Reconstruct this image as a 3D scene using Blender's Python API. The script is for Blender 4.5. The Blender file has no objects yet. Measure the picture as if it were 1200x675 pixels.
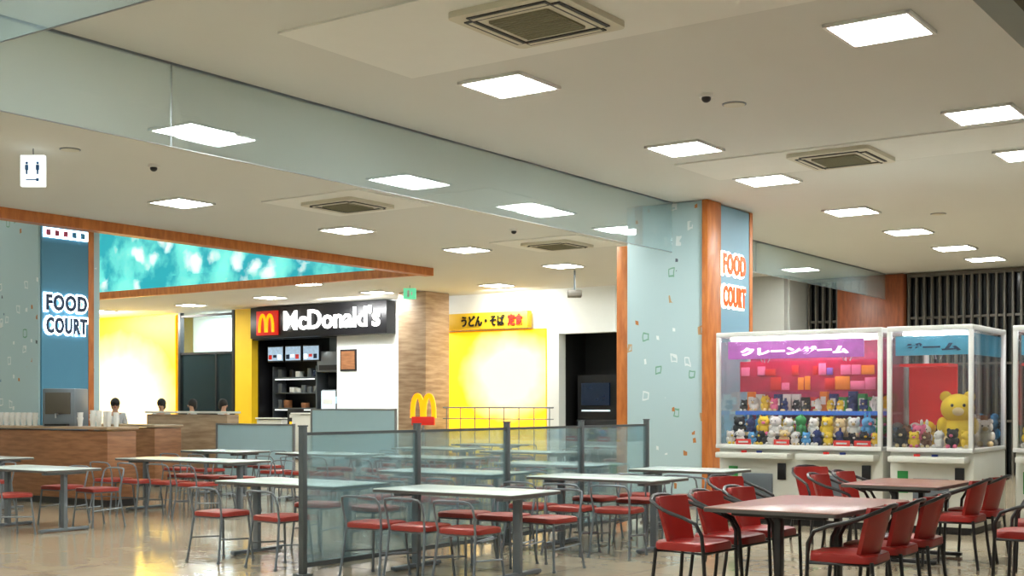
import bpy, bmesh, math, random
from mathutils import Vector, Matrix
random.seed(7)
scene = bpy.context.scene
COL = scene.collection
try:
    scene.view_settings.view_transform = 'Standard'
except Exception:
    pass

def C(r, g, b):
    f = lambda v: (v/255/12.92) if v/255 <= .04045 else ((v/255+.055)/1.055)**2.4
    return (f(r), f(g), f(b), 1)

# ------------------------------------------------------------ materials
def mat(name, col, rough=.5, metal=0, emit=None, es=0, var=.06, scale=6, spec=.5):
    m = bpy.data.materials.new(name); m.use_nodes = True
    nt = m.node_tree; b = nt.nodes['Principled BSDF']
    b.inputs['Roughness'].default_value = rough
    b.inputs['Metallic'].default_value = metal
    b.inputs['Specular IOR Level'].default_value = spec
    tc = nt.nodes.new('ShaderNodeTexCoord')
    n = nt.nodes.new('ShaderNodeTexNoise'); n.inputs['Scale'].default_value = scale; n.inputs['Detail'].default_value = 3
    nt.links.new(tc.outputs['Object'], n.inputs['Vector'])
    mx = nt.nodes.new('ShaderNodeMix'); mx.data_type = 'RGBA'
    mx.inputs[6].default_value = tuple(c*(1-var) for c in col[:3])+(1,)
    mx.inputs[7].default_value = tuple(min(1, c*(1+var)) for c in col[:3])+(1,)
    nt.links.new(n.outputs['Fac'], mx.inputs[0])
    nt.links.new(mx.outputs[2], b.inputs['Base Color'])
    if emit is not None:
        b.inputs['Emission Color'].default_value = emit
        b.inputs['Emission Strength'].default_value = es
    return m

def glass(name, tint, body, bodyfac, rough=.03, refl=1.0):
    m = bpy.data.materials.new(name); m.use_nodes = True
    nt = m.node_tree; nt.nodes.clear()
    out = nt.nodes.new('ShaderNodeOutputMaterial')
    tr = nt.nodes.new('ShaderNodeBsdfTransparent'); tr.inputs[0].default_value = tint
    df = nt.nodes.new('ShaderNodeBsdfDiffuse'); df.inputs[0].default_value = body
    tl = nt.nodes.new('ShaderNodeBsdfTranslucent'); tl.inputs[0].default_value = body
    dm = nt.nodes.new('ShaderNodeMixShader'); dm.inputs[0].default_value = .5
    gl = nt.nodes.new('ShaderNodeBsdfGlossy'); gl.inputs['Roughness'].default_value = rough
    fr = nt.nodes.new('ShaderNodeFresnel'); fr.inputs[0].default_value = 1.5
    mu = nt.nodes.new('ShaderNodeMath'); mu.operation = 'MULTIPLY'; mu.inputs[1].default_value = refl
    a = nt.nodes.new('ShaderNodeMixShader'); a.inputs[0].default_value = bodyfac
    b = nt.nodes.new('ShaderNodeMixShader')
    L = nt.links.new
    L(df.outputs[0], dm.inputs[1]); L(tl.outputs[0], dm.inputs[2])
    L(tr.outputs[0], a.inputs[1]); L(dm.outputs[0], a.inputs[2])
    L(fr.outputs[0], mu.inputs[0]); L(mu.outputs[0], b.inputs[0])
    L(a.outputs[0], b.inputs[1]); L(gl.outputs[0], b.inputs[2]); L(b.outputs[0], out.inputs[0])
    return m

def wood(name, c1, c2, rough=.4, stretch=(1, 1, 12), scale=3):
    m = bpy.data.materials.new(name); m.use_nodes = True
    nt = m.node_tree; b = nt.nodes['Principled BSDF']; b.inputs['Roughness'].default_value = rough
    tc = nt.nodes.new('ShaderNodeTexCoord'); mp = nt.nodes.new('ShaderNodeMapping')
    mp.inputs['Scale'].default_value = stretch
    n = nt.nodes.new('ShaderNodeTexNoise'); n.inputs['Scale'].default_value = scale; n.inputs['Detail'].default_value = 5
    r = nt.nodes.new('ShaderNodeValToRGB')
    r.color_ramp.elements[0].color = c1; r.color_ramp.elements[1].color = c2
    r.color_ramp.elements[0].position = .35; r.color_ramp.elements[1].position = .65
    L = nt.links.new
    L(tc.outputs['Object'], mp.inputs[0]); L(mp.outputs[0], n.inputs['Vector']); L(n.outputs['Fac'], r.inputs[0]); L(r.outputs[0], b.inputs['Base Color'])
    return m

def floor_mat():
    m = bpy.data.materials.new('polished_floor'); m.use_nodes = True
    nt = m.node_tree; b = nt.nodes['Principled BSDF']; L = nt.links.new
    tc = nt.nodes.new('ShaderNodeTexCoord')
    br = nt.nodes.new('ShaderNodeTexBrick'); br.offset = 0; br.inputs['Scale'].default_value = 1
    br.inputs['Brick Width'].default_value = .6; br.inputs['Row Height'].default_value = .6
    br.inputs['Mortar Size'].default_value = .004
    br.inputs['Color1'].default_value = C(192, 176, 150); br.inputs['Color2'].default_value = C(180, 164, 138); br.inputs['Mortar'].default_value = C(145, 130, 108)
    L(tc.outputs['Object'], br.inputs['Vector'])
    n = nt.nodes.new('ShaderNodeTexNoise'); n.inputs['Scale'].default_value = 3; n.inputs['Detail'].default_value = 8
    L(tc.outputs['Object'], n.inputs['Vector'])
    mx = nt.nodes.new('ShaderNodeMix'); mx.data_type = 'RGBA'; mx.blend_type = 'MULTIPLY'; mx.inputs[0].default_value = .2
    L(br.outputs['Color'], mx.inputs[6]); L(n.outputs['Fac'], mx.inputs[7]); L(mx.outputs[2], b.inputs['Base Color'])
    mr = nt.nodes.new('ShaderNodeMapRange'); mr.inputs['To Min'].default_value = .05; mr.inputs['To Max'].default_value = .22
    L(n.outputs['Fac'], mr.inputs['Value']); L(mr.outputs[0], b.inputs['Roughness'])
    b.inputs['Specular IOR Level'].default_value = .9
    return m

def motif_mat():
    m = bpy.data.materials.new('pale_blue_motif_wallpaper'); m.use_nodes = True
    nt = m.node_tree; b = nt.nodes['Principled BSDF']; b.inputs['Roughness'].default_value = .5; L = nt.links.new
    tc = nt.nodes.new('ShaderNodeTexCoord')
    rgb = nt.nodes.new('ShaderNodeRGB'); rgb.outputs[0].default_value = C(182, 208, 214)
    prev = rgb.outputs[0]
    for sc, th, inner, rej, cols in ((4.4, .20, .13, .5, [C(110, 150, 180), C(150, 175, 190), C(195, 160, 120), C(120, 170, 150), C(225, 235, 238)]),
                              (6.5, .15, .0, .33, [C(70, 105, 140), C(232, 240, 242), C(190, 125, 70), C(80, 90, 105), C(90, 150, 110)])):
        mp = nt.nodes.new('ShaderNodeMapping'); mp.inputs['Location'].default_value = (sc*.37, sc*.11, sc*.5)
        mp.inputs['Scale'].default_value = (1, 1, .75)
        L(tc.outputs['Object'], mp.inputs[0])
        ns = nt.nodes.new('ShaderNodeTexNoise'); ns.inputs['Scale'].default_value = 9; ns.inputs['Detail'].default_value = 0
        L(mp.outputs[0], ns.inputs['Vector'])
        ad = nt.nodes.new('ShaderNodeVectorMath'); ad.operation = 'MULTIPLY_ADD'
        ad.inputs[1].default_value = (.05, .05, .05)
        L(ns.outputs['Color'], ad.inputs[0]); L(mp.outputs[0], ad.inputs[2])
        v = nt.nodes.new('ShaderNodeTexVoronoi'); v.distance = 'CHEBYCHEV'; v.inputs['Scale'].default_value = sc
        L(ad.outputs[0], v.inputs['Vector'])
        lt = nt.nodes.new('ShaderNodeMath'); lt.operation = 'LESS_THAN'; lt.inputs[1].default_value = th
        L(v.outputs['Distance'], lt.inputs[0])
        gi = nt.nodes.new('ShaderNodeMath'); gi.operation = 'GREATER_THAN'; gi.inputs[1].default_value = inner
        L(v.outputs['Distance'], gi.inputs[0])
        sp = nt.nodes.new('ShaderNodeSeparateColor'); L(v.outputs['Color'], sp.inputs[0])
        gt = nt.nodes.new('ShaderNodeMath'); gt.operation = 'GREATER_THAN'; gt.inputs[1].default_value = 1-rej
        L(sp.outputs[0], gt.inputs[0])
        mu = nt.nodes.new('ShaderNodeMath'); mu.operation = 'MULTIPLY'; L(lt.outputs[0], mu.inputs[0]); L(gt.outputs[0], mu.inputs[1])
        m2 = nt.nodes.new('ShaderNodeMath'); m2.operation = 'MULTIPLY'; L(mu.outputs[0], m2.inputs[0]); L(gi.outputs[0], m2.inputs[1])
        cr = nt.nodes.new('ShaderNodeValToRGB'); cr.color_ramp.interpolation = 'CONSTANT'
        e = cr.color_ramp.elements
        e[0].color = cols[0]; e[1].color = cols[1]; e[1].position = .3
        for k, p in ((2, .5), (3, .65), (4, .78)):
            q = e.new(p); q.color = cols[k]
        L(sp.outputs[1], cr.inputs[0])
        mx = nt.nodes.new('ShaderNodeMix'); mx.data_type = 'RGBA'
        L(m2.outputs[0], mx.inputs[0]); L(prev, mx.inputs[6]); L(cr.outputs[0], mx.inputs[7])
        prev = mx.outputs[2]
    L(prev, b.inputs['Base Color'])
    return m

def mural_mat():
    m = bpy.data.materials.new('backlit_teal_mural'); m.use_nodes = True
    nt = m.node_tree; b = nt.nodes['Principled BSDF']; L = nt.links.new
    tc = nt.nodes.new('ShaderNodeTexCoord')
    v = nt.nodes.new('ShaderNodeTexVoronoi'); v.inputs['Scale'].default_value = 1.5; v.feature = 'SMOOTH_F1'
    v.inputs['Smoothness'].default_value = .3
    n = nt.nodes.new('ShaderNodeTexNoise'); n.inputs['Scale'].default_value = 1.3; n.inputs['Detail'].default_value = 5
    n2 = nt.nodes.new('ShaderNodeTexNoise'); n2.inputs['Scale'].default_value = 3; n2.inputs['Detail'].default_value = 3
    ad = nt.nodes.new('ShaderNodeVectorMath'); ad.operation = 'MULTIPLY_ADD'; ad.inputs[1].default_value = (.5, .5, .5)
    L(tc.outputs['Object'], n2.inputs['Vector']); L(n2.outputs['Color'], ad.inputs[0]); L(tc.outputs['Object'], ad.inputs[2])
    L(ad.outputs[0], v.inputs['Vector']); L(tc.outputs['Object'], n.inputs['Vector'])
    r1 = nt.nodes.new('ShaderNodeValToRGB'); e = r1.color_ramp.elements
    e[0].color = (1, 1, 1, 1); e[0].position = .08; e[1].color = (0, 0, 0, 1); e[1].position = .4
    L(v.outputs['Distance'], r1.inputs[0])
    r2 = nt.nodes.new('ShaderNodeValToRGB'); e = r2.color_ramp.elements
    e[0].color = C(20, 150, 165); e[0].position = .40; e[1].color = C(115, 222, 210); e[1].position = .62
    L(n.outputs['Fac'], r2.inputs[0])
    mx = nt.nodes.new('ShaderNodeMix'); mx.data_type = 'RGBA'; mx.inputs[7].default_value = C(245, 255, 252)
    L(r1.outputs[0], mx.inputs[0]); L(r2.outputs[0], mx.inputs[6])
    L(mx.outputs[2], b.inputs['Base Color']); L(mx.outputs[2], b.inputs['Emission Color'])
    b.inputs['Emission Strength'].default_value = .85
    return m

def glare_mat(name, hot, size, c_edge, es):
    """emission that paints soft white glare onto a yellow wall sheet"""
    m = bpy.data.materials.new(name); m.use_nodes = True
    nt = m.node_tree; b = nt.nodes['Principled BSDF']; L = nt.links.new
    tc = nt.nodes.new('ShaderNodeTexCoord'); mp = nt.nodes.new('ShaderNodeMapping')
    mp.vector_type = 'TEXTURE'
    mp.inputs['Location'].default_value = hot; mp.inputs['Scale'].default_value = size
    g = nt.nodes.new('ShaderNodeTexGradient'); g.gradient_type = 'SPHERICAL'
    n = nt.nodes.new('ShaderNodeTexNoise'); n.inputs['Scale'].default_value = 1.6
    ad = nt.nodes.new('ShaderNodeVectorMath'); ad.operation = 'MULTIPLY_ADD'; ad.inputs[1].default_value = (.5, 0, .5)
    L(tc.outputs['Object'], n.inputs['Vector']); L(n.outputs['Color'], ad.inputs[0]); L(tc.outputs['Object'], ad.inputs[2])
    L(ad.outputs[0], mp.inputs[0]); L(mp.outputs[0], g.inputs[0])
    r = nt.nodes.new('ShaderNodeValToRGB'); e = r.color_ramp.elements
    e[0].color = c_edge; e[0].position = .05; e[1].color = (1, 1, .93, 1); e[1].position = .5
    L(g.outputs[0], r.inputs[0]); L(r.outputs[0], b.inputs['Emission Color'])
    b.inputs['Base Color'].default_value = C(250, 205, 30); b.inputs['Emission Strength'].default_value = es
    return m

M = {}
M['floor'] = floor_mat()
M['ceiling'] = mat('ceiling_paint', C(212, 212, 205), .8, var=.02, scale=1)
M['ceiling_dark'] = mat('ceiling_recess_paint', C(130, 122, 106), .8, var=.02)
M['white'] = mat('white_wall_paint', C(228, 232, 230), .6, var=.02)
M['gwhite'] = mat('pale_grey_board', C(218, 219, 212), .6, var=.02)
M['greywall'] = mat('grey_wall_paint', C(165, 166, 160), .6, var=.03)
M['band'] = mat('ceiling_band_paint', C(228, 228, 221), .7, var=.02)
M['yellow'] = mat('yellow_wall_paint', C(250, 205, 30), .5, var=.03)
M['motif'] = motif_mat()
M['blue'] = mat('blue_sign_panel', C(78, 140, 172), .5, var=.03)
M['bluepale'] = mat('pale_blue_sign_panel', C(128, 170, 194), .5, var=.03)
M['trim'] = wood('orange_wood_trim', C(180, 100, 42), C(207, 126, 60), stretch=(4, 4, 1))
M['panelwood'] = wood('red_brown_wood_panel', C(118, 58, 28), C(146, 76, 38), stretch=(6, 6, 1))
M['beigewood'] = wood('beige_grain_cladding', C(150, 122, 96), C(184, 158, 130), stretch=(1, 1, 8), scale=2)
M['counterwood'] = wood('counter_wood', C(130, 86, 55), C(160, 110, 74), stretch=(1, 1, 8))
M['mural'] = mural_mat()
M['light'] = mat('led_diffuser', C(255, 255, 255), .5, emit=(.96, 1, .96, 1), es=57, var=0)
M['wframe'] = mat('white_enamel', C(228, 228, 224), .4, var=.01)
M['ac'] = mat('ac_casing_cream', C(205, 200, 180), .5, var=.02)
M['acgrille'] = mat('ac_intake_grille', C(128, 124, 98), .6, var=.2, scale=60)
M['dark'] = mat('dark_slot', C(22, 22, 22), .5, var=.05)
M['black'] = mat('black_powder_coat', C(28, 26, 28), .35, var=.05)
M['steel'] = mat('satin_steel', C(150, 152, 155), .3, metal=.6, var=.04)
M['greytube'] = mat('grey_tube_metal', C(118, 126, 134), .35, metal=.4, var=.04)
M['postgrey'] = mat('partition_post_grey', C(84, 90, 92), .4, metal=.3, var=.04)
M['smoke'] = glass('smoke_barrier_glass', (.94, .985, .99, 1), C(200, 222, 226), .19, .02, .5)
M['pglass'] = glass('partition_glass', (.86, .965, .985, 1), C(195, 226, 234), .14, .04, .6)
M['cglass'] = glass('case_glass', (.98, .985, .985, 1), C(220, 228, 232), .03, .02, .5)
M['seatred'] = mat('red_vinyl', C(150, 50, 40), .4, var=.08)
M['chairred'] = mat('bright_red_vinyl', C(155, 34, 28), .35, var=.08)
M['ttop'] = mat('white_laminate', C(204, 214, 210), .25, var=.03)
M['tedge'] = mat('dark_edge_band', C(90, 86, 82), .4)
M['btop'] = mat('reddish_brown_laminate', C(146, 102, 88), .28, var=.04)
M['signblack'] = mat('sign_black', C(16, 16, 20), .35, var=.02)
M['letterwhite'] = mat('lit_white_letter', C(255, 255, 255), .4, emit=(1, 1, 1, 1), es=1.8, var=0)
M['halo'] = mat('backlit_halo_acrylic', C(240, 250, 255), .4, emit=(.85, .95, 1, 1), es=5, var=0)
M['halowarm'] = mat('backlit_warm_halo_acrylic', C(255, 245, 235), .4, emit=(1, .88, .74, 1), es=3, var=0)
M['navy'] = mat('navy_letter_face', C(28, 55, 90), .4)
M['orange'] = mat('orange_letter_face', C(225, 80, 20), .4, emit=C(245, 95, 25), es=.6)
M['mred'] = mat('red_sign_face', C(205, 35, 25), .4, emit=C(205, 35, 25), es=.3)
M['myellow'] = mat('golden_yellow_acrylic', C(255, 196, 15), .35, emit=C(255, 190, 10), es=.5, var=.02)
M['ybase'] = mat('plain_yellow_board', C(240, 200, 40), .5, var=.02)
M['slat'] = mat('slat_greige', C(82, 76, 66), .5)
M['darkglass'] = mat('dark_window', C(12, 13, 14), .15, var=.3)
M['pink'] = mat('purple_sign_print', C(150, 70, 150), .5, emit=C(200, 120, 200), es=.45, var=.6, scale=9)
M['redprint'] = mat('magenta_banner_print', C(175, 15, 60), .5, var=.5, scale=7)
M['bluesign'] = mat('cyan_sign_print', C(70, 150, 178), .5, emit=C(80, 165, 190), es=.25, var=.4, scale=7)
M['redcurtain'] = mat('red_backdrop', C(200, 20, 22), .6, emit=C(200, 20, 22), es=.3)  # slight glow put into the backdrop colour to brighten the case
M['casebody'] = mat('machine_body_white', C(218, 218, 208), .35, var=.03)
M['tube'] = mat('fluorescent_tube', C(255, 255, 255), .5, emit=(1, .98, 1, 1), es=24, var=0)
M['shelfblue'] = mat('blue_shelf_edge', C(40, 90, 170), .4, emit=C(60, 120, 220), es=.3)
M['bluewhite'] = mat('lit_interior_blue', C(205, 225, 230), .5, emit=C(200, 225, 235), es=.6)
M['skin'] = mat('skin', C(205, 160, 135), .55)
M['hair'] = mat('black_hair', C(22, 18, 18), .5)
M['shirt'] = mat('white_uniform', C(215, 215, 218), .7)
M['trousers'] = mat('dark_trousers', C(40, 42, 52), .8)
M['green'] = mat('green_lit', C(80, 190, 140), .5, emit=C(110, 215, 170), es=.8)
M['screen'] = mat('blue_dim_screen', C(18, 26, 40), .2, emit=C(30, 50, 80), es=.25, var=.6, scale=5)
M['menulit'] = mat('lit_menu_screen', C(120, 140, 160), .2, emit=C(170, 195, 215), es=.8, var=.8, scale=12)
M['panelwhite'] = mat('backlit_white_panel', C(255, 255, 255), .5, emit=(.9, 1, 1, 1), es=1.1, var=0)
M['signmark'] = mat('blue_pictogram_ink', C(60, 110, 170), .5)
M['frost'] = mat('frosted_panel', C(172, 202, 212), .35, var=.03)
M['shopglass'] = glass('tinted_shop_glass', (.8, .92, .95, 1), C(120, 160, 170), .12)
M['casepink'] = mat('case_back_print', C(165, 40, 85), .5, var=.8, scale=8)
M['kitchen'] = mat('stainless_equipment', C(120, 126, 132), .3, metal=.7)
PL = {k: mat('plush_'+k, c, .9, var=.12, scale=20) for k, c in dict(
    white=C(228, 226, 220), yellow=C(235, 200, 50), cream=C(222, 198, 150), pink=C(225, 110, 145), sky=C(90, 165, 220),
    brown=C(110, 68, 42), green=C(60, 150, 80), red=C(200, 40, 36), purple=C(120, 80, 160), navy=C(35, 50, 110), orange=C(225, 125, 40), black=C(30, 28, 32)).items()}

# ------------------------------------------------------------ mesh builder
class MB:
    def __init__(s): s.bm = bmesh.new()
    def _fin(s, geom, mi):
        for f in {f for v in geom for f in v.link_faces}: f.material_index = mi
    def box(s, c, d, mi=0, bev=0, rot=None):
        r = bmesh.ops.create_cube(s.bm, size=1)
        vs = r['verts']
        bmesh.ops.scale(s.bm, vec=d, verts=vs)
        if rot: bmesh.ops.rotate(s.bm, cent=(0, 0, 0), matrix=rot, verts=vs)
        bmesh.ops.translate(s.bm, vec=c, verts=vs)
        s._fin(vs, mi)
        if bev:
            es = list({e for v in vs for e in v.link_edges})
            bmesh.ops.bevel(s.bm, geom=es, offset=bev, segments=2, affect='EDGES', profile=.5)
        return s
    def bb(s, x0, x1, y0, y1, z0, z1, mi=0, bev=0):
        return s.box(((x0+x1)/2, (y0+y1)/2, (z0+z1)/2), (abs(x1-x0), abs(y1-y0), abs(z1-z0)), mi, bev)
    def tube(s, pts, r, seg=8, mi=0, cap=True):
        pts = [Vector(p) for p in pts]; n = len(pts)
        rs = r if isinstance(r, (list, tuple)) else [r]*n
        t0 = (pts[1]-pts[0]).normalized()
        up = Vector((0, 0, 1)) if abs(t0.z) < .9 else Vector((1, 0, 0))
        nrm = t0.cross(up).normalized(); rings = []
        for i, p in enumerate(pts):
            t = (pts[min(i+1, n-1)]-pts[max(i-1, 0)]).normalized()
            nrm = (nrm-t*nrm.dot(t)).normalized(); b = t.cross(nrm)
            rings.append([s.bm.verts.new(p+(nrm*math.cos(a)+b*math.sin(a))*rs[i]) for a in [2*math.pi*k/seg for k in range(seg)]])
        for i in range(n-1):
            for k in range(seg):
                f = s.bm.faces.new((rings[i][k], rings[i][(k+1) % seg], rings[i+1][(k+1) % seg], rings[i+1][k])); f.material_index = mi
        if cap:
            f = s.bm.faces.new(rings[0][::-1]); f.material_index = mi
            f = s.bm.faces.new(rings[-1]); f.material_index = mi
        return s
    def ball(s, c, r, mi=0, u=12, v=8):
        q = bmesh.ops.create_uvsphere(s.bm, u_segments=u, v_segments=v, radius=1)
        vs = q['verts']; rr = r if isinstance(r, (list, tuple)) else (r, r, r)
        bmesh.ops.scale(s.bm, vec=rr, verts=vs); bmesh.ops.translate(s.bm, vec=c, verts=vs); s._fin(vs, mi); return s
    def prism(s, poly, z0, z1, mi=0, bev=0):
        a = [s.bm.verts.new((x, y, z0)) for x, y in poly]; b = [s.bm.verts.new((x, y, z1)) for x, y in poly]; n = len(poly)
        fs = [s.bm.faces.new(a[::-1]), s.bm.faces.new(b)]
        for i in range(n): fs.append(s.bm.faces.new((a[i], a[(i+1) % n], b[(i+1) % n], b[i])))
        for f in fs: f.material_index = mi
        if bev:
            bmesh.ops.bevel(s.bm, geom=list(fs[1].edges), offset=bev, segments=2, affect='EDGES', profile=.5)
        return s
    def mesh(s, name, mats, smooth=True):
        bmesh.ops.recalc_face_normals(s.bm, faces=s.bm.faces)
        me = bpy.data.meshes.new(name); s.bm.to_mesh(me); s.bm.free()
        for m in (mats if isinstance(mats, (list, tuple)) else [mats]): me.materials.append(M[m] if isinstance(m, str) else m)
        if smooth:
            me.polygons.foreach_set('use_smooth', [True]*len(me.polygons)); me.set_sharp_from_angle(angle=math.radians(35))
        return me

def rrect(w, d, r, n=5):
    pts = []
    for cx, cy, a0 in ((w/2-r, d/2-r, 0), (-w/2+r, d/2-r, 90), (-w/2+r, -d/2+r, 180), (w/2-r, -d/2+r, 270)):
        for k in range(n+1):
            a = math.radians(a0+90*k/n); pts.append((cx+r*math.cos(a), cy+r*math.sin(a)))
    return pts

def put(name, me, loc=(0, 0, 0), rz=0, parent=None, label=None, category=None, group=None, kind=None):
    o = bpy.data.objects.new(name, me); o.location = loc; o.rotation_euler = (0, 0, rz)
    if parent: o.parent = parent
    if label: o['label'] = label
    if category: o['category'] = category
    if group: o['group'] = group
    if kind: o['kind'] = kind
    COL.objects.link(o); return o

def thing(name, parts, loc, rz=0, label='', category='', group=None, scale=1):
    e = put(name, None, loc, rz, None, label, category, group)
    e.empty_display_size = .1; e.scale = (scale,)*3
    out = []
    for p in parts:
        c = put(p[0], p[1], p[2] if len(p) > 2 else (0, 0, 0), 0, e, label=p[3] if len(p) > 3 else None)
        out.append(c)
    return e, out

def structure(name, me): return put(name, me, kind='structure')
def sbox(name, x0, x1, y0, y1, z0, z1, m):
    return structure(name, MB().bb(x0, x1, y0, y1, z0, z1).mesh(name, m, False))

def text_mesh(txt, size, mats, ext=.01, off=0, face='-y', spacing=1.0, width=None, height=None, shear=0):
    cu = bpy.data.curves.new('lettering', 'FONT'); cu.body = txt; cu.size = size; cu.extrude = ext; cu.offset = off
    cu.align_x = 'CENTER'; cu.align_y = 'CENTER'; cu.space_character = spacing; cu.resolution_u = 3; cu.shear = shear
    o = bpy.data.objects.new('tmp', cu); COL.objects.link(o)
    bpy.context.view_layer.update()
    dg = bpy.context.evaluated_depsgraph_get()
    me = bpy.data.meshes.new_from_object(o.evaluated_get(dg))
    bpy.data.objects.remove(o); bpy.data.curves.remove(cu)
    xs = [v.co.x for v in me.vertices]; ys = [v.co.y for v in me.vertices]
    if xs:
        w0, h0 = max(xs)-min(xs), max(ys)-min(ys)
        me.transform(Matrix.Translation((-(max(xs)+min(xs))/2, -(max(ys)+min(ys))/2, 0)))
        kx = width/w0 if width else 1; ky = height/h0 if height else 1
        me.transform(Matrix.Diagonal((kx, ky, 1, 1)))
    me.transform(Matrix.Rotation(math.radians(90), 4, 'X'))
    if face == '+x': me.transform(Matrix.Rotation(math.radians(90), 4, 'Z'))
    me.materials.clear()
    me.materials.append(M[mats]); me.name = 'lettering'
    return me

def arches_mesh(w, h, r, m, ext=.03):
    mb = MB()
    for sx in (-1, 1):
        cx = sx*w/4
        pts = []
        for k in range(17):
            a = math.pi*k/16
            x = cx+math.cos(a)*w/4*.86; z = math.sin(a)**.75*h
            pts.append((x, z))
        for i in range(16):
            (x0, z0), (x1, z1) = pts[i], pts[i+1]
            dx, dz = x1-x0, z1-z0; l = math.hypot(dx, dz)
            mb.box(((x0+x1)/2, 0, (z0+z1)/2), (l+r*.8, ext, r*1.3), 0, rot=Matrix.Rotation(-math.atan2(dz, dx), 3, 'Y'))
    return mb.mesh('golden_arches', m)

# ------------------------------------------------------------ room shell
ZC = 4.3
sbox('floor', -42, 3, -3, 27.4, -.2, 0, 'floor')
sbox('ceiling', -16.5, -2.45, -3, 27.4, ZC, ZC+.3, 'ceiling')
sbox('ceiling_shopfront', -42, -16.5, 20.5, 27.4, ZC, ZC+.3, 'ceiling')
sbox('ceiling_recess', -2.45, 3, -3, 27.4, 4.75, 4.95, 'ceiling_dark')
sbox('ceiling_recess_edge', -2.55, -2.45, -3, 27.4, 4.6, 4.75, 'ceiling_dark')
sbox('ceiling_atrium', -42, -16.5, -3, 20.5, 8, 8.2, 'white')
sbox('wall_right', 3, 3.2, -3, 27.4, 0, 4.95, 'white')
sbox('wall_front', -42, 3, -3.2, -3, 0, 8.2, 'white')
sbox('wall_left', -42.2, -42, -3, 27.4, 0, 8.2, 'white')
sbox('wall_back', -42, 3, 27.4, 27.6, 0, 4.95, 'white')
sbox('wall_atrium_side', -16.5, -16.3, -3, 20.5, 4.6, 8.2, 'white')
sbox('wall_atrium_back', -42, -16.5, 20.52, 20.7, 4.6, 8.2, 'mural')
sbox('wall_atrium_back_lower', -42, -16.5, 20.47, 20.5, 4.3, 4.62, 'mural')
sbox('trim_1', -16.62, -16.4, -3, 20.5, 4.14, 4.3, 'trim')
sbox('trim_2', -42, -16.4, 20.34, 20.46, 4.16, 4.34, 'trim')
# shop facades
sbox('wall_facade_far', -42, -35.7, 26, 26.2, 0, ZC, 'white')
sbox('wall_facade_yellow', -35.7, -30.9, 26, 26.2, 0, ZC, 'yellow')
sbox('wall_facade_pier', -28.3, -27.6, 25.95, 26.2, 0, ZC, 'yellow')
sbox('wall_facade_white', -24.25, -20.4, 26, 26.2, 0, ZC, 'white')
sbox('wall_facade_yellow_shop', -20.4, -17.15, 26, 26.2, 0, 3.36, 'yellow')
sbox('wall_facade_shop_head', -20.4, -17.15, 25.98, 26.2, 3.36, ZC, 'white')
sbox('wall_facade_portal', -17.15, -16.8, 25.9, 26.2, 0, ZC, 'white')
sbox('wall_facade_portal_head', -16.8, -15.2, 25.9, 26.2, 3.2, ZC, 'white')
sbox('wall_facade_plain', -15.2, -11.0, 26, 26.2, 0, ZC, 'greywall')
sbox('wall_facade_return', -11.1, -10.95, 26.2, 27.4, 0, ZC, 'greywall')
sbox('wall_portal_inner', -18.2, -15.2, 27.2, 27.35, 0, ZC, 'dark')
sbox('wall_portal_side_left', -16.9, -16.85, 26.2, 27.2, 0, ZC, 'dark')
sbox('wall_portal_side_right', -15.25, -15.2, 26.2, 27.2, 0, ZC, 'dark')
sbox('wall_menu_inner', -27.6, -24.25, 27.2, 27.35, 0, ZC, 'signblack')
sbox('wall_menu_head', -27.6, -24.25, 25.99, 26.2, 3.36, ZC, 'signblack')
sbox('wall_menu_side', -24.3, -24.25, 26.2, 27.2, 0, ZC, 'signblack')
sbox('wall_menu_side_left', -27.6, -27.55, 26.2, 27.2, 0, ZC, 'signblack')
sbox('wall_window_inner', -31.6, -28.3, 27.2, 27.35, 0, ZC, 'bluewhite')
sbox('window_1', -10.95, 3, 27.3, 27.38, 0, ZC, 'darkglass')

for i, (x0, x1, y0, y1) in enumerate(((-7.0, -2.45, 6.85, 8.45), (-7.0, -2.45, 13.3, 14.5), (-13.0, -11.2, 12.4, 14.0), (-13, -11.2, 17.8, 19.4))):
    sbox('ceiling_band_%d' % i, x0, x1, y0, y1, ZC-.015, ZC, 'band')

def louver(x0, x1):
    mb = MB(); n = int((x1-x0)/.165)
    for k in range(n+1): mb.bb(x0+k*.165, x0+k*.165+.04, 27.12, 27.24, .0, 4.25)
    for z in (1.1, 2.3, 3.3): mb.bb(x0, x1, 27.2, 27.26, z, z+.05)
    mb.bb(x0, x1, 27.1, 27.28, 4.2, 4.28)
    return mb.mesh('louver_screen', 'slat', False)
for a, b in ((-10.9, -10.2), (-8.65, 2.9)):
    put('louver_screen', louver(a, b), label='dark window screen of thin vertical greige slats', category='screen')
put('wood_cladding', MB().bb(-10.17, -8.7, 27.0, 27.28, 0, 4.28, bev=.01).mesh('wood_cladding', 'panelwood'), label='tall red-brown wooden cladding between slatted screens', category='cladding')

# glass smoke barriers
def barrier(name, x0, x1, y0, y1, joints, lab, z0=3.6):
    parts = [('glass_pane', MB().bb(x0, x1, y0, y1, z0, ZC).mesh('glass_pane', 'smoke', False))]
    mb = MB()
    g = .008
    mb.bb(x0-g, x1+g, y0-g, y1+g, ZC-.02, ZC)
    parts.append(('top_rail', mb.mesh('top_rail', 'greytube', False)))
    mb = MB(); mb.bb(x0-.002, x1+.002, y0, y1, z0-.004, z0+.003)
    for j in joints:
        if x1-x0 < .1: mb.bb(x0-.001, x1+.001, j, j+.006, z0, ZC)
        else: mb.bb(j, j+.006, y0-.001, y1+.001, z0, ZC)
    parts.append(('edge_strip', mb.mesh('edge_strip', 'steel', False)))
    thing(name, parts, (0, 0, 0), 0, lab, 'smoke barrier')
barrier('smoke_barrier', -8.356, -8.344, -2.9, 15.78, (1.2, 6.95), 'pale blue glass smoke barrier hanging from the ceiling')
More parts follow.
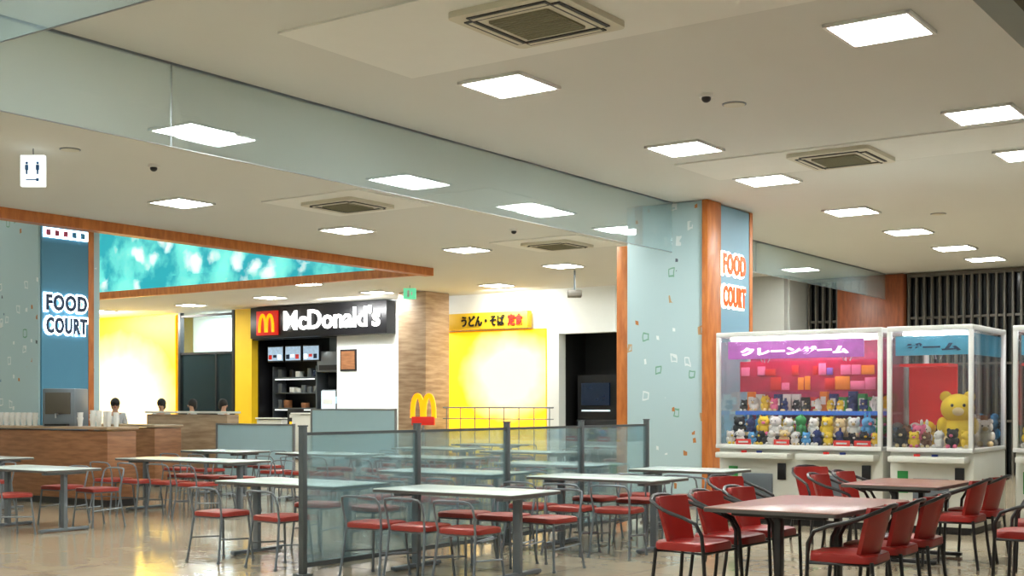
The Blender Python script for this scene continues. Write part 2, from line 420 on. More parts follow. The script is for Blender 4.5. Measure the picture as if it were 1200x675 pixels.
barrier('smoke_barrier', -16.3, -8.5, 4.364, 4.376, (-13.5, -11.0), 'glass smoke barrier crossing the ceiling above the seating')
barrier('smoke_barrier', -8.2, -2.5, 4.364, 4.376, (), 'glass smoke barrier crossing the ceiling above the seating')
barrier('smoke_barrier', -9.106, -9.094, 17.4, 27.0, (20.3,), 'clear glass smoke barrier beyond the patterned column', 3.75)

# ------------------------------------------------------------ columns and FOOD COURT signs
def column(x0, x1, y0, y1, zt, lab):
    mb = MB().bb(x0, x1, y0, y1, 0, zt, bev=.01)
    thing('column', [('column_shaft', mb.mesh('column_shaft', 'motif')),
                     ('base_trim', MB().bb(x0-.015, x1+.005, y0-.015, y1+.015, 0, .12).mesh('base_trim', 'steel'))], (0, 0, 0), 0, lab, 'column')
column(-9.08, -7.88, 15.8, 17.3, ZC-.01, 'square column clad in pale blue patterned wallpaper')
column(-18.75, -17.51, 11.95, 13.1, 7.98, 'square column with pale blue patterned wallpaper near counter')

def food_sign(xf, ya, yb, z1, yt, zf, zc, hh, ww, facecol, halo, panelm, lab, strip=False):
    parts = [('sign_panel', MB().bb(xf, xf+.04, ya, yb, 0, z1).mesh('sign_panel', panelm))]
    parts.append(('wood_edge', MB().bb(xf, xf+.05, yb, yb+.1, 0, z1+.01).mesh('wood_edge', 'trim')))
    for w, z in (('FOOD', zf), ('COURT', zc)):
        parts.append(('letter_halo', text_mesh(w, hh, halo, .01, .045*hh*2.4, '+x', 1.12, ww+.06, hh+.06), (xf+.055, yt, z)))
        parts.append(('lettering', text_mesh(w, hh, facecol, .008, .012, '+x', 1.12, ww, hh), (xf+.08, yt, z)))
    if strip:
        parts.append(('lit_strip', MB().bb(xf+.04, xf+.06, ya+.02, yb-.02, z1-.17, z1-.02).mesh('lit_strip', 'halo')))
        for k in range(5):
            parts.append(('strip_mark', MB().bb(xf+.06, xf+.07, ya+.06+k*.16, ya+.14+k*.16, z1-.14, z1-.05).mesh('strip_mark', PL['pink'] if k < 3 else PL['sky'])))
    return thing('wall_sign', parts, (0, 0, 0), 0, lab, 'sign')
food_sign(-7.87, 16.2, 17.22, 4.28, 16.64, 3.46, 3.0, .3, .74, 'orange', 'halowarm', 'bluepale', 'backlit orange FOOD COURT lettering on a blue panel with wood edges')
food_sign(-17.5, 11.98, 12.84, 4.28, 12.41, 3.08, 2.72, .26, .76, 'navy', 'halo', 'blue', 'backlit navy FOOD COURT lettering on a blue column panel', True)
put('wood_fin', MB().bb(-7.87, -7.78, 15.75, 16.18, 0, 4.29, bev=.01).mesh('wood_fin', 'trim'), label='vertical orange wood trim board on column corner', category='trim board')
put('wood_fin', MB().bb(-9.28, -9.1, 15.84, 15.95, 0, 3.75, bev=.01).mesh('wood_fin', 'trim'), label='narrow vertical wood trim board beside the patterned column', category='trim board')

# ------------------------------------------------------------ ceiling fixtures
lf = MB()
for sx, sy, w, d in ((0, .315, .66, .03), (0, -.315, .66, .03), (.315, 0, .03, .66), (-.315, 0, .03, .66)): lf.box((sx, sy, -.01), (w, d, .025))
lf.box((0, 0, 0), (.62, .62, .01))
lframe = lf.mesh('light_frame', 'wframe', False)
ldif = MB().box((0, 0, -.012), (.6, .6, .012), bev=.004).mesh('diffuser', 'light', False)
lights = [(-6.45, 9.14), (-6.45, 12.5), (-6.5, 14.85), (-6.55, 17.96), (-6.55, 20.6), (-6.55, 23.2), (-6.55, 25.3),
          (-3.2, 9.38), (-3.3, 12.72), (-3.4, 15.0), (-3.3, 17.96), (-3.3, 20.6), (-3.3, 23.2), (-3.3, 25.3),
          (-10.2, 8.79), (-10.25, 12.2), (-10.25, 15.46), (-10.25, 17.6), (-10.2, 21), (-10.2, 25), (-13.95, 11.8), (-13.95, 15.2), (-13.9, 18.35), (-13.9, 21.6), (-13.9, 24.6),
          (-17.45, 24.2), (-21, 24), (-24.3, 23.5), (-20.9, 21.3), (-28.0, 24), (-32, 24), (-35.5, 24),
          (-6.45, 5.6), (-3.2, 5.6), (-10.2, 5.4), (-13.95, 8.2), (-13.95, 4.6), (-6.45, 1.5), (-3.2, 1.5), (-10.2, 1.5), (-13.95, 1.0)]
for x, y in lights:
    thing('ceiling_light', [('light_frame', lframe), ('diffuser', ldif)], (x, y, ZC-.005 if not (-8 < x and (6.85 < y < 8.45 or 13.3 < y < 14.5)) else ZC-.02), 0,
          'square white recessed led ceiling light, switched on', 'ceiling light', 'square ceiling lights')
for x, y in ((-22, 8), (-28, 8), (-34, 8), (-22, 15), (-28, 15), (-34, 15)):  # unseen panels added up here to light the atrium
    thing('ceiling_light', [('light_frame', lframe), ('diffuser', ldif)], (x, y, 7.98), 0, 'large square ceiling light added high in the atrium, out of view', 'ceiling light', 'added atrium lights', scale=1.6)

def ac_parts():
    mb = MB().prism(rrect(.96, .96, .06), -.045, 0)
    casing = mb.mesh('casing', 'ac')
    g = MB().prism(rrect(.52, .52, .02), -.06, -.044)
    for k in range(12): g.box((0, -.24+k*.0436, -.062), (.5, .012, .008))
    grille = g.mesh('intake_grille', 'acgrille')
    ps = [('casing', casing), ('intake_grille', grille)]
    for a in range(4):
        R = Matrix.Rotation(a*math.pi/2, 3, 'Z')
        m = MB()
        c = R @ Vector((0, .37, -.048))
        m.box(c, (.68, .09, .012), 0, rot=R); m.box(c+R @ Vector((0, .0, -.008)), (.64, .035, .006), 1, rot=R)
        ps.append(('louver', m.mesh('louver', ['dark', 'ac'])))
    return ps
acp = ac_parts()
for x, y in ((-5.15, 7.65), (-5.19, 13.9), (-12.1, 13.2), (-12.1, 18.6)):
    thing('air_conditioner', acp, (x, y, ZC-.0155), 0, 'cream ceiling cassette air conditioner with dark louvers', 'air conditioner', 'cassette air conditioners')

det = [('base_ring', MB().tube([(0, 0, 0), (0, 0, -.03)], .06, 16).mesh('base_ring', 'wframe')), ('sensor_dome', MB().ball((0, 0, -.04), (.04, .04, .035)).mesh('sensor_dome', 'black'))]
for x, y in ((-5.18, 10.46), (-12.06, 9.78), (-11.7, 16.7)):
    thing('smoke_detector', det, (x, y, ZC), 0, 'small round smoke detector on the ceiling', 'smoke detector', 'smoke detectors', 1.1)
spk = [('grille', MB().tube([(0, 0, 0), (0, 0, -.012)], .1, 24).mesh('grille', 'ac')), ('rim', MB().tube([(0, 0, 0), (0, 0, -.006)], .115, 24).mesh('rim', 'greytube'))]
for x, y in ((-5.14, 10.97), (-12.1, 8.66), (-5.6, 19.0)):
    thing('ceiling_speaker', spk, (x, y, ZC), 0, 'round flush ceiling speaker grille', 'speaker', 'ceiling speakers')

def hang(x, y, z, w, h, m, rz, lab, pict):
    ps = [('sign_box', MB().box((0, 0, 0), (w, .06, h), bev=.008).mesh('sign_box', m)),
          ('hanger', MB().tube([(0, 0, h/2), (0, 0, ZC-z)], .008).mesh('hanger', 'steel'))]
    if pict:
        for sx, cc in ((-.06, 'signmark'), (.06, 'signmark')):
            mb = MB().ball((sx, -.034, .085), (.016, .004, .016)).box((sx, -.034, .035), (.036, .004, .06), 0, .006).box((sx, -.034, -.015), (.02, .004, .05))
            ps.append(('pictogram', mb.mesh('pictogram', cc)))
        ps.append(('pictogram', MB().box((0, -.034, -.1), (.14, .004, .012)).box((.06, -.034, -.1), (.03, .004, .035), 0, .004).mesh('pictogram', 'signmark')))
    else:
        ps.append(('pictogram', MB().box((-.03, -.034, 0), (.05, .004, h*.6)).box((.05, -.034, 0), (.03, .004, h*.3)).mesh('pictogram', 'white')))
    thing('hanging_sign', ps, (x, y, z), rz, lab, 'sign')
hang(-12.4, 8.4, 4.05, .27, .35, 'panelwhite', math.radians(35), 'small lit white sign with blue marks hanging from ceiling', True)
hang(-19.2, 23.1, 4.1, .3, .26, 'green', math.radians(30), 'small lit green exit sign hanging from ceiling', False)
thing('projector', [('housing', MB().box((0, 0, 0), (.3, .35, .14), bev=.02).mesh('housing', 'slat')), ('mount', MB().tube([(0, 0, .05), (0, 0, .5)], .02).mesh('mount', 'greytube'))],
      (-14.2, 22.5, 3.8), .6, 'small grey projector on a ceiling mount', 'projector')

# ------------------------------------------------------------ burger shop front
ps = [('sign_board', MB().bb(-27.3, -22.1, 25.62, 25.98, 3.38, 4.27, bev=.01).mesh('sign_board', 'signblack'))]
ps.append(('logo_square', MB().bb(-27.0, -26.15, 25.56, 25.63, 3.46, 4.16, bev=.01).mesh('logo_square', 'mred')))
ps.append(('golden_arches', arches_mesh(.58, .46, .065, 'myellow', .03), (-26.57, 25.54, 3.57)))
ps.append(('lettering', text_mesh("McDonald's", .8, 'letterwhite', .02, .016, '-y', 1.0, 3.6, .58), (-24.1, 25.58, 3.86)))
thing('shop_sign', ps, (0, 0, 0), 0, "black fascia sign reading McDonald's with yellow arches on red", 'sign')

for k in range(3):
    x = -27.35+k*.72
    ps = [('screen_housing', MB().bb(x, x+.66, 26.35, 26.42, 2.72, 3.2, bev=.01).mesh('screen_housing', 'black')),
          ('screen_face', MB().bb(x+.03, x+.63, 26.34, 26.35, 2.76, 3.16).mesh('screen_face', 'menulit'))]
    for j in range(3): ps.append(('menu_picture', MB().bb(x+.06+j*.19, x+.19+j*.19, 26.33, 26.34, 2.8+.05*(j % 2), 2.93).mesh('menu_picture', ['mred', 'screen', 'panelwhite'][(j+k) % 3], False)))
    thing('menu_screen', ps, (0, 0, 0), 0, 'lit menu screen above the dark kitchen counter', 'menu screen', 'lit menu screens')
ps = [('shelf_upright', MB().bb(-27.4, -27.36, 26.6, 27.1, 0, 2.6).mesh('shelf_upright', 'kitchen')), ('shelf_upright', MB().bb(-25.64, -25.6, 26.6, 27.1, 0, 2.6).mesh('shelf_upright', 'kitchen'))]
for z in (.9, 1.35, 1.8, 2.25): ps.append(('shelf_board', MB().bb(-27.36, -25.64, 26.6, 27.1, z, z+.03).mesh('shelf_board', 'kitchen')))
for z in (1.3, 2.2): ps.append(('lamp_strip', MB().bb(-27.3, -25.7, 26.6, 26.63, z, z+.03).mesh('lamp_strip', 'panelwhite')))
thing('kitchen_shelf', ps, (0, 0, 0), 0, 'stainless kitchen shelving with lit strips in the dark kitchen', 'shelf')
for z in (.93, 1.38, 1.83, 2.28):
    for k in range(7):
        if random.random() < .25: continue
        h = random.uniform(.12, .3)
        put('food_container', MB().box((0, 0, h/2), (.16, .2, h), bev=.01).mesh('food_container', random.choice(['gwhite', 'kitchen', 'black', 'counterwood', 'kitchen', 'screen', 'black'])),
            (-27.2+k*.24, 26.8, z), 0, None, 'small container stored on the stainless kitchen shelf', 'container', 'containers on the kitchen shelf')
thing('kitchen_hood', [('hood_body', MB().bb(-25.4, -24.4, 26.4, 27.1, 2.4, 3.0, bev=.02).mesh('hood_body', 'kitchen')), ('filter', MB().bb(-25.3, -24.5, 26.38, 26.4, 2.45, 2.6).mesh('filter', 'black')), ('duct', MB().bb(-25.1, -24.7, 26.6, 27.0, 3.0, 4.28).mesh('duct', 'kitchen'))],
      (0, 0, 0), 0, 'stainless extractor hood inside the dark kitchen', 'hood')
thing('fridge', [('body', MB().bb(-25.35, -24.45, 26.55, 27.15, 0, 1.9, bev=.02).mesh('body', 'kitchen')), ('door', MB().bb(-25.3, -24.5, 26.5, 26.55, .1, 1.85, bev=.01).mesh('door', 'black')), ('handle', MB().tube([(-24.6, 26.47, .9), (-24.6, 26.47, 1.5)], .015).mesh('handle', 'steel')), ('lit_label', MB().bb(-25.2, -24.7, 26.49, 26.5, 1.5, 1.7).mesh('lit_label', 'menulit'))],
      (0, 0, 0), 0, 'tall steel kitchen fridge with black door', 'fridge')

def stand(x, y, w, h, m, lab, rz=0):
    ps = [('panel', MB().box((0, 0, .35+h/2), (w, .05, h), bev=.01).mesh('panel', m)),
          ('base', MB().box((0, 0, .02), (w*.9, .3, .04), bev=.01).tube([(0, 0, .02), (0, 0, .4)], .03).mesh('base', 'steel'))]
    for k in range(4): ps.append(('printed_picture', MB().box((0, -.03, .35+h*(.2+.2*k)), (w*.7, .01, h*.09)).mesh('printed_picture', ['gwhite', 'counterwood', 'myellow', 'gwhite'][k])))
    thing('standing_sign', ps, (x, y, 0), rz, lab, 'standing sign')
stand(-25.15, 25.3, .6, 1.0, 'signblack', 'black standing menu board by the shop counter')
stand(-24.1, 25.5, .5, 1.5, 'bluewhite', 'white standing poster stand by the shop counter')
thing('poster', [('sheet', MB().bb(-24.05, -23.55, 25.95, 25.99, 2.45, 2.95).mesh('sheet', 'counterwood')), ('frame', MB().bb(-24.1, -23.5, 25.97, 25.995, 2.4, 3.0).mesh('frame', 'black'))],
      (0, 0, 0), 0, 'small brown framed poster on the white shop wall', 'poster')

fr = MB()
for x in (-30.85, -28.45): fr.bb(x, x+.1, 25.95, 26.1, 0, ZC)
fr.bb(-29.2, -29.14, 25.97, 26.08, 0, 3.0)
for z in (0, 1.2, 3.0, 4.15): fr.bb(-30.85, -28.34, 25.97, 26.08, z, z+.07)
ps = [('frame', fr.mesh('frame', 'black', False)), ('glass_pane', MB().bb(-30.8, -28.4, 26.02, 26.04, 0, 3.0).mesh('glass_pane', 'shopglass', False))]
thing('shop_window', ps, (0, 0, 0), 0, 'tall dark-framed shop window with bluish bright panes', 'window')
for z, h in ((0, 1.1), (1.3, .5), (2.0, .5)):
    pass
thing('display_rack', [('rack_frame', MB().bb(-31.2, -31.14, 26.7, 27.1, 0, 2.6).bb(-29.0, -28.94, 26.7, 27.1, 0, 2.6).bb(-31.2, -28.94, 26.7, 27.1, 1.2, 1.24).bb(-31.2, -28.94, 26.7, 27.1, 1.9, 1.94).bb(-31.2, -28.94, 26.7, 27.1, 2.56, 2.6).mesh('rack_frame', 'greytube')),
                       ('stored_goods', MB().bb(-31.0, -30.1, 26.8, 27.0, 1.24, 1.7).bb(-29.9, -29.1, 26.8, 27.0, 1.94, 2.3).mesh('stored_goods', 'screen'))], (0, 0, 0), 0, 'grey display rack behind the shop window', 'rack')

def glowing(x0, x1, z0, z1, hot, size, es, lab):  # added emissive sheet over the yellow wall; white glare painted into its emission
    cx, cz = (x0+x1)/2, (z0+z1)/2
    m = glare_mat('yellow_glare_sheet', hot, size, C(255, 205, 30), es)
    thing('glare_sheet', [('glare_sheet_edge', MB().box((0, .03, 0), (x1-x0, .04, z1-z0)).mesh('glare_sheet_edge', 'myellow')),
                        ('glare_face', MB().box((0, 0, 0), (x1-x0-.04, .02, z1-z0-.04)).mesh('glare_face', m))], (cx, 25.94, cz), 0, lab, 'glare sheet')
glowing(-35.65, -30.95, .2, 4.25, (-.1, 0, -.5), (3.2, 9, 2.5), 1.25, 'yellow wall sheet with painted white glare in the middle')
glowing(-20.35, -17.2, .2, 3.34, (.7, 0, .7), (1.7, 9, 1.3), 1.0, 'yellow shop wall sheet with painted pale glare in the middle')
thing('column', [('cladding', MB().bb(-20.66, -19.77, 24.4, 25.35, 0, ZC-.01, bev=.01).mesh('cladding', 'beigewood'))], (0, 0, 0), 0, 'square pillar clad in beige wood-grain boards', 'column')
ps = [('sign_band', MB().bb(-20.35, -17.6, 25.7, 25.9, 3.38, 3.8, bev=.01).mesh('sign_band', 'ybase')),
      ('lettering', text_mesh('うどん・そば', .3, 'signblack', .012, .01, '-y', 1, 1.35, .28), (-18.95, 25.67, 3.59)),
      ('lettering', text_mesh('定食', .3, 'mred', .012, .012, '-y', 1, .46, .3), (-17.95, 25.67, 3.59))]
thing('shop_sign', ps, (0, 0, 0), 0, 'yellow shop sign band with small dark and red characters', 'sign')
ps = [('display_case', MB().bb(-16.7, -15.4, 26.5, 27.0, 0, 1.1, bev=.02).mesh('display_case', 'signblack')),
      ('screen', MB().bb(-16.5, -15.7, 26.45, 26.5, 1.45, 2.0).mesh('screen', 'screen')),
      ('upright', MB().bb(-16.65, -15.45, 26.52, 26.6, 1.1, 2.2).mesh('upright', 'signblack')), ('lamp_strip', MB().bb(-16.5, -15.7, 26.46, 26.5, 1.3, 1.34).mesh('lamp_strip', 'bluewhite'))]
thing('display_stand', ps, (0, 0, 0), 0, 'dark display stand with a dim blue screen inside a doorway', 'display stand')

ps = [('post', MB().tube([(0, 0, .02), (0, 0, 1.0)], .03).tube([(0, 0, 0), (0, 0, .03)], .22, 20).mesh('post', 'steel')),
      ('base_box', MB().box((0, 0, 1.08), (.55, .12, .2), bev=.01).mesh('base_box', 'mred')),
      ('golden_arches', arches_mesh(.56, .5, .08, 'myellow', .08), (0, 0, 1.18))]
thing('standing_sign', ps, (-18.95, 23.3, 0), math.radians(25), 'yellow arches emblem on a red base and thin post', 'standing sign')

# ------------------------------------------------------------ counters and booth partitions
def counter(x, y, w, h, d, m, lab, rz=0):
    ps = [('counter_body', MB().box((0, 0, h/2-.03), (w, d, h-.06), bev=.01).mesh('counter_body', m)),
          ('counter_top', MB().box((0, 0, h-.02), (w+.06, d+.06, .04), bev=.01).mesh('counter_top', 'gwhite' if m != 'counterwood' else 'beigewood')),
          ('toe_kick', MB().box((0, .0, .05), (w+.01, d+.01, .1)).mesh('toe_kick', 'black'))]
    thing('counter', ps, (x, y, 0), rz, lab, 'counter')
counter(-16.65, 11.6, 3.3, 1.14, .5, 'counterwood', 'low brown wooden counter standing before the blue sign column')
counter(-20.6, 15.0, 5.0, 1.1, .6, 'counterwood', 'brown wooden service counter behind the blue column')
counter(-19.8, 17.0, 2.4, 1.33, .3, 'beigewood', 'tall wooden booth divider with pale top')
counter(-23.0, 24.6, 2.6, 1.25, .6, 'gwhite', 'white shop counter below the sign')
counter(-26.2, 25.5, 1.0, 1.1, .4, 'gwhite', 'pale service counter before the dark kitchen')
def panel(x, y, w, h, lab, rz=0, m='frost'):
    fr = MB()
    for sx in (-w/2, w/2): fr.box((sx, 0, h/2), (.04, .04, h))
    fr.box((0, 0, h-.02), (w, .03, .03)); fr.box((0, 0, .1), (w, .03, .03))
    thing('low_partition', [('frame', fr.mesh('frame', 'steel', False)), ('infill_sheet', MB().box((0, 0, h/2+.04), (w-.05, .012, h-.15)).mesh('infill_sheet', m, False))], (x, y, 0), rz, lab, 'partition')
panel(-17.1, 16.15, 2.0, 1.12, 'low frosted pale partition panel behind the tables')
panel(-18.2, 20.0, 2.4, 1.38, 'low frosted pale partition panel behind the tables')

mb = MB()
for k in range(8): mb.tube([(-17.7+k*.4, 22.6, 0), (-17.7+k*.4, 22.6, 1.4)], .01)
ps = [('balusters', mb.mesh('balusters', 'greytube')), ('top_rail', MB().tube([(-17.8, 22.6, 1.4), (-14.8, 22.6, 1.4)], .016).mesh('top_rail', 'greytube')),
      ('middle_rail', MB().tube([(-17.8, 22.6, 1.15), (-14.8, 22.6, 1.15)], .01).mesh('middle_rail', 'greytube'))]
thing('railing', ps, (0, 0, 0), 0, 'thin grey metal railing near the yellow shop', 'railing')

ps = [('body', MB().box((0, 0, .28), (.52, .42, .56), bev=.02).mesh('body', 'greytube')), ('front_panel', MB().box((0, -.22, .34), (.4, .02, .32), bev=.005).mesh('front_panel', 'slat')),
      ('tap', MB().tube([(0, -.22, .18), (0, -.29, .18), (0, -.29, .12)], .015).mesh('tap', 'steel')), ('drip_tray', MB().box((0, -.24, .02), (.35, .1, .03)).mesh('drip_tray', 'black'))]
thing('water_dispenser', ps, (-16.35, 11.62, 1.14), .45, 'grey metal water dispenser standing on the wooden counter', 'dispenser')
cupm = MB().tube([(0, 0, 0), (0, 0, .11)], [.03, .042], 14).tube([(0, 0, .1), (0, 0, .13)], [.046, .046], 14)
cupmesh = cupm.tube([(0, 0, .13), (0, 0, .2)], [.038, .044], 14).mesh('stacked_cups', 'wframe')
for k in range(8):
    o = put('stacked_cups', cupmesh, (-15.85+k*.11, 11.6+random.uniform(-.1, .1), 1.14), 0, None, 'short stack of white cups on the counter', 'cups', 'cups on the counter')
    o.scale = (1, 1, random.uniform(.7, 1.3))
for k in range(7):
    put('stacked_cups', cupmesh, (-17.9+k*.15, 11.55, 1.14), 0, None, 'short stack of white cups on the counter', 'cups', 'cups on the counter')

# ------------------------------------------------------------ long glass partition between the seating areas
ps = []
ys = (7.73, 9.25, 10.72, 12.18, 13.7)
for y in ys:
    ps.append(('post', MB().box((-7.6, y, .635), (.055, .055, 1.27), bev=.006).box((-7.6, y, 1.275), (.062, .062, .012)).box((-7.6, y, .01), (.12, .12, .02)).mesh('post', 'postgrey')))
for a, b in zip(ys, ys[1:]):
    ps.append(('glass_panel', MB().bb(-7.606, -7.594, a+.04, b-.04, .1, 1.2).mesh('glass_panel', 'pglass', False)))
    ps.append(('rail', MB().bb(-7.615, -7.585, a+.02, b-.02, .07, .11).mesh('rail', 'postgrey', False)))
    ps.append(('rail', MB().bb(-7.612, -7.588, a+.02, b-.02, 1.195, 1.22).mesh('rail', 'postgrey', False)))
thing('glass_partition', ps, (0, 0, 0), 0, 'long low glass partition with dark grey posts', 'partition')

# ------------------------------------------------------------ furniture
def table_parts(w, d, top, leg, h=.72):
    t = MB().prism(rrect(w, d, .04), h-.028, h, 0, .004).mesh('tabletop', top)
    e = MB().prism(rrect(w+.008, d+.008, .042), h-.03, h-.006).mesh('edge_band', 'tedge')
    ps = [('edge_band', e), ('tabletop', t)]
    for sx in (-1, 1):
        x = sx*(w/2-.2)
        m = MB().box((x, 0, h/2), (.075, .05, h-.06), bev=.008).box((x, 0, .025), (.06, d*.85, .035), bev=.01).box((x, 0, h-.05), (.08, d*.7, .03), bev=.004)
        for sy in (-1, 1): m.tube([(x, sy*d*.38, 0), (x, sy*d*.38, .02)], .02)
        ps.append(('leg', m.mesh('leg', leg)))
    return ps

def chairA():
    ps = []
    for sx, sy in ((-1, 1), (1, 1), (-1, -1), (1, -1)):
        if sy > 0: pts = [(sx*.2, .2, 0), (sx*.185, .185, .2), (sx*.17, .165, .42), (sx*.14, .12, .43)]
        else: pts = [(sx*.21, -.24, 0), (sx*.195, -.2, .25), (sx*.185, -.18, .43)]
        m = MB().tube(pts, .011, 8).tube([(pts[0][0], pts[0][1], 0), (pts[0][0], pts[0][1], .02)], .015)
        ps.append(('leg', m.mesh('leg', 'greytube')))
    pts = [(-.185, -.18, .43), (-.197, -.205, .56), (-.195, -.23, .645), (-.175, -.25, .68), (-.12, -.262, .69), (0, -.272, .692)]
    pts = pts+[(-x, y, z) for x, y, z in pts[-2::-1]]
    ps.append(('backrest', MB().tube(pts, .010, 8).mesh('backrest', 'greytube')))
    ps.append(('seat_frame', MB().tube([(-.17, .165, .415), (.17, .165, .415), (.185, -.18, .415), (-.185, -.18, .415), (-.17, .165, .415)], .01, 6)
               .tube([(-.19, .175, .2), (-.197, -.195, .22)], .008, 6).tube([(.19, .175, .2), (.197, -.195, .22)], .008, 6).mesh('seat_frame', 'greytube')))
    m = MB().prism(rrect(.41, .41, .09, 6), .425, .465, 0, .015)
    ps.append(('seat', m.mesh('seat', 'seatred')))
    return ps

def chairB():
    ps = []
    for sx, sy in ((-1, 1), (1, 1), (-1, -1), (1, -1)):
        if sy > 0: pts = [(sx*.23, .23, 0), (sx*.235, .22, .25), (sx*.24, .21, .43)]
        else: pts = [(sx*.21, -.25, 0), (sx*.2, -.22, .22), (sx*.19, -.2, .43)]
        ps.append(('leg', MB().tube(pts, .014, 8).mesh('leg', 'black')))
    for sx in (-1, 1):
        pts = [(sx*.24, .21, .43), (sx*.25, .205, .54), (sx*.255, .16, .62), (sx*.26, .06, .66), (sx*.255, -.06, .69), (sx*.235, -.16, .725), (sx*.18, -.25, .765), (sx*.09, -.285, .79), (0, -.295, .795)]
        ps.append(('armrest', MB().tube(pts, .014, 8).mesh('armrest', 'black')))
    m = MB(); n = 10; rings = []
    for i in range(n+1):
        a = -1+2*i/n
        col = []
        for z, dd in ((.46, -.19), (.56, -.215), (.66, -.24), (.76, -.265), (.785, -.27)):
            wv = .17+.035*(z-.46)/.3
            x = a*wv; y = dd+.07*a*a
            if z > .77: x *= .93
            col.append((x, y, z))
        rings.append(col)
    V = [[m.bm.verts.new(p) for p in c] for c in rings]
    W = [[m.bm.verts.new((p[0], p[1]+.028, p[2])) for p in c] for c in rings]
    for i in range(n):
        for k in range(4):
            m.bm.faces.new((V[i][k], V[i+1][k], V[i+1][k+1], V[i][k+1])); m.bm.faces.new((W[i][k], W[i][k+1], W[i+1][k+1], W[i+1][k]))
        for k in (0, 4):
            m.bm.faces.new((V[i][k], V[i+1][k], W[i+1][k], W[i][k]))
    for i in (0, n):
        for k in range(4): m.bm.faces.new((V[i][k], V[i][k+1], W[i][k+1], W[i][k]))
    ps.append(('backrest', m.mesh('backrest', 'chairred')))
    ps.append(('seat', MB().prism(rrect(.45, .45, .1, 6), .42, .475, 0, .02).mesh('seat', 'chairred')))
    ps.append(('seat_frame', MB().tube([(-.235, .21, .41), (.235, .21, .41), (.19, -.2, .41), (-.19, -.2, .41), (-.235, .21, .41)], .011, 6).mesh('seat_frame', 'black')))
    return ps
cA, cB = chairA(), chairB()
tcache = {}
def table(x, y, w, d, top, leg, lab, grp):
    k = (w, d, top)
    if k not in tcache: tcache[k] = table_parts(w, d, top, leg)
    thing('dining_table', tcache[k], (x, y, 0), 0, lab, 'table', grp)
def chair_a(x, y, rz):
    thing('dining_chair', cA, (x, y, 0), rz+random.uniform(-.12, .12), 'grey tubular metal chair with a red vinyl seat', 'chair', 'grey metal chairs with red seats')
def chair_b(x, y, rz):
    thing('armchair', cB, (x, y, 0), rz+random.uniform(-.06, .06), 'red vinyl chair with curved black metal arms', 'chair', 'red chairs with black arms')

LW = 'white laminate table with dark edge and grey metal legs'
def set_a(x, y, w, front=True, back=True, n=2):
    table(x, y, w, .76, 'ttop', 'greytube', LW, 'white tables')
    for k in range(n):
        cx = x+(k-(n-1)/2)*(w/n)*.98
        if front: chair_a(cx+random.uniform(-.03, .03), y-.6+random.uniform(-.05, .03), 0)
        if back: chair_a(cx+random.uniform(-.03, .03), y+.6+random.uniform(-.03, .05), math.pi)
set_a(-6.62, 8.72, 1.5, n=3)
set_a(-8.6, 8.72, 1.6)
set_a(-6.62, 11.1, 1.5, n=3)
set_a(-8.6, 11.1, 1.6, n=3)
set_a(-6.65, 13.0, 1.2, True, False)
set_a(-8.7, 13.4, 1.5)
set_a(-13.4, 11.5, 2.3, n=4)
set_a(-13.1, 8.9, 1.5)
set_a(-15.45, 9.0, 1.3)
set_a(-16.3, 10.25, 1.3, True, False)
set_a(-13.4, 14.2, 1.6, n=3)
set_a(-11.3, 14.0, 1.5, n=3)
set_a(-11.3, 16.6, 1.5)
set_a(-13.5, 17.0, 1.5)
set_a(-15.5, 14.0, 1.3)
set_a(-11.4, 19.4, 1.5)
set_a(-14.0, 19.2, 1.3)

BW = 'reddish brown laminate table with black pedestal legs'
def table_b(x, y, w, d):
    k = (w, d, 'b')
    if k not in tcache:
        t = table_parts(d, w, 'btop', 'black')
        for p in t: p[1].transform(Matrix.Rotation(math.pi/2, 4, 'Z'))
        tcache[k] = t
    thing('dining_table', tcache[k], (x, y, 0), 0, BW, 'table', 'brown tables')
table_b(-3.58, 8.95, 1.0, 1.55)
for y in (8.2, 8.8, 9.4):
    chair_b(-4.16, y, -math.pi/2); chair_b(-3.0, y, math.pi/2)
table_b(-3.8, 11.95, .9, 1.2)
for y in (11.6, 12.25):
    chair_b(-4.34, y, -math.pi/2); chair_b(-3.26, y, math.pi/2)
chair_b(-4.95, 10.7, -math.pi/2-.3)
chair_b(-2.35, 10.4, math.pi/2)
chair_b(-5.05, 12.9, -2.2)
chair_b(-2.45, 11.3, math.pi/2+.2)

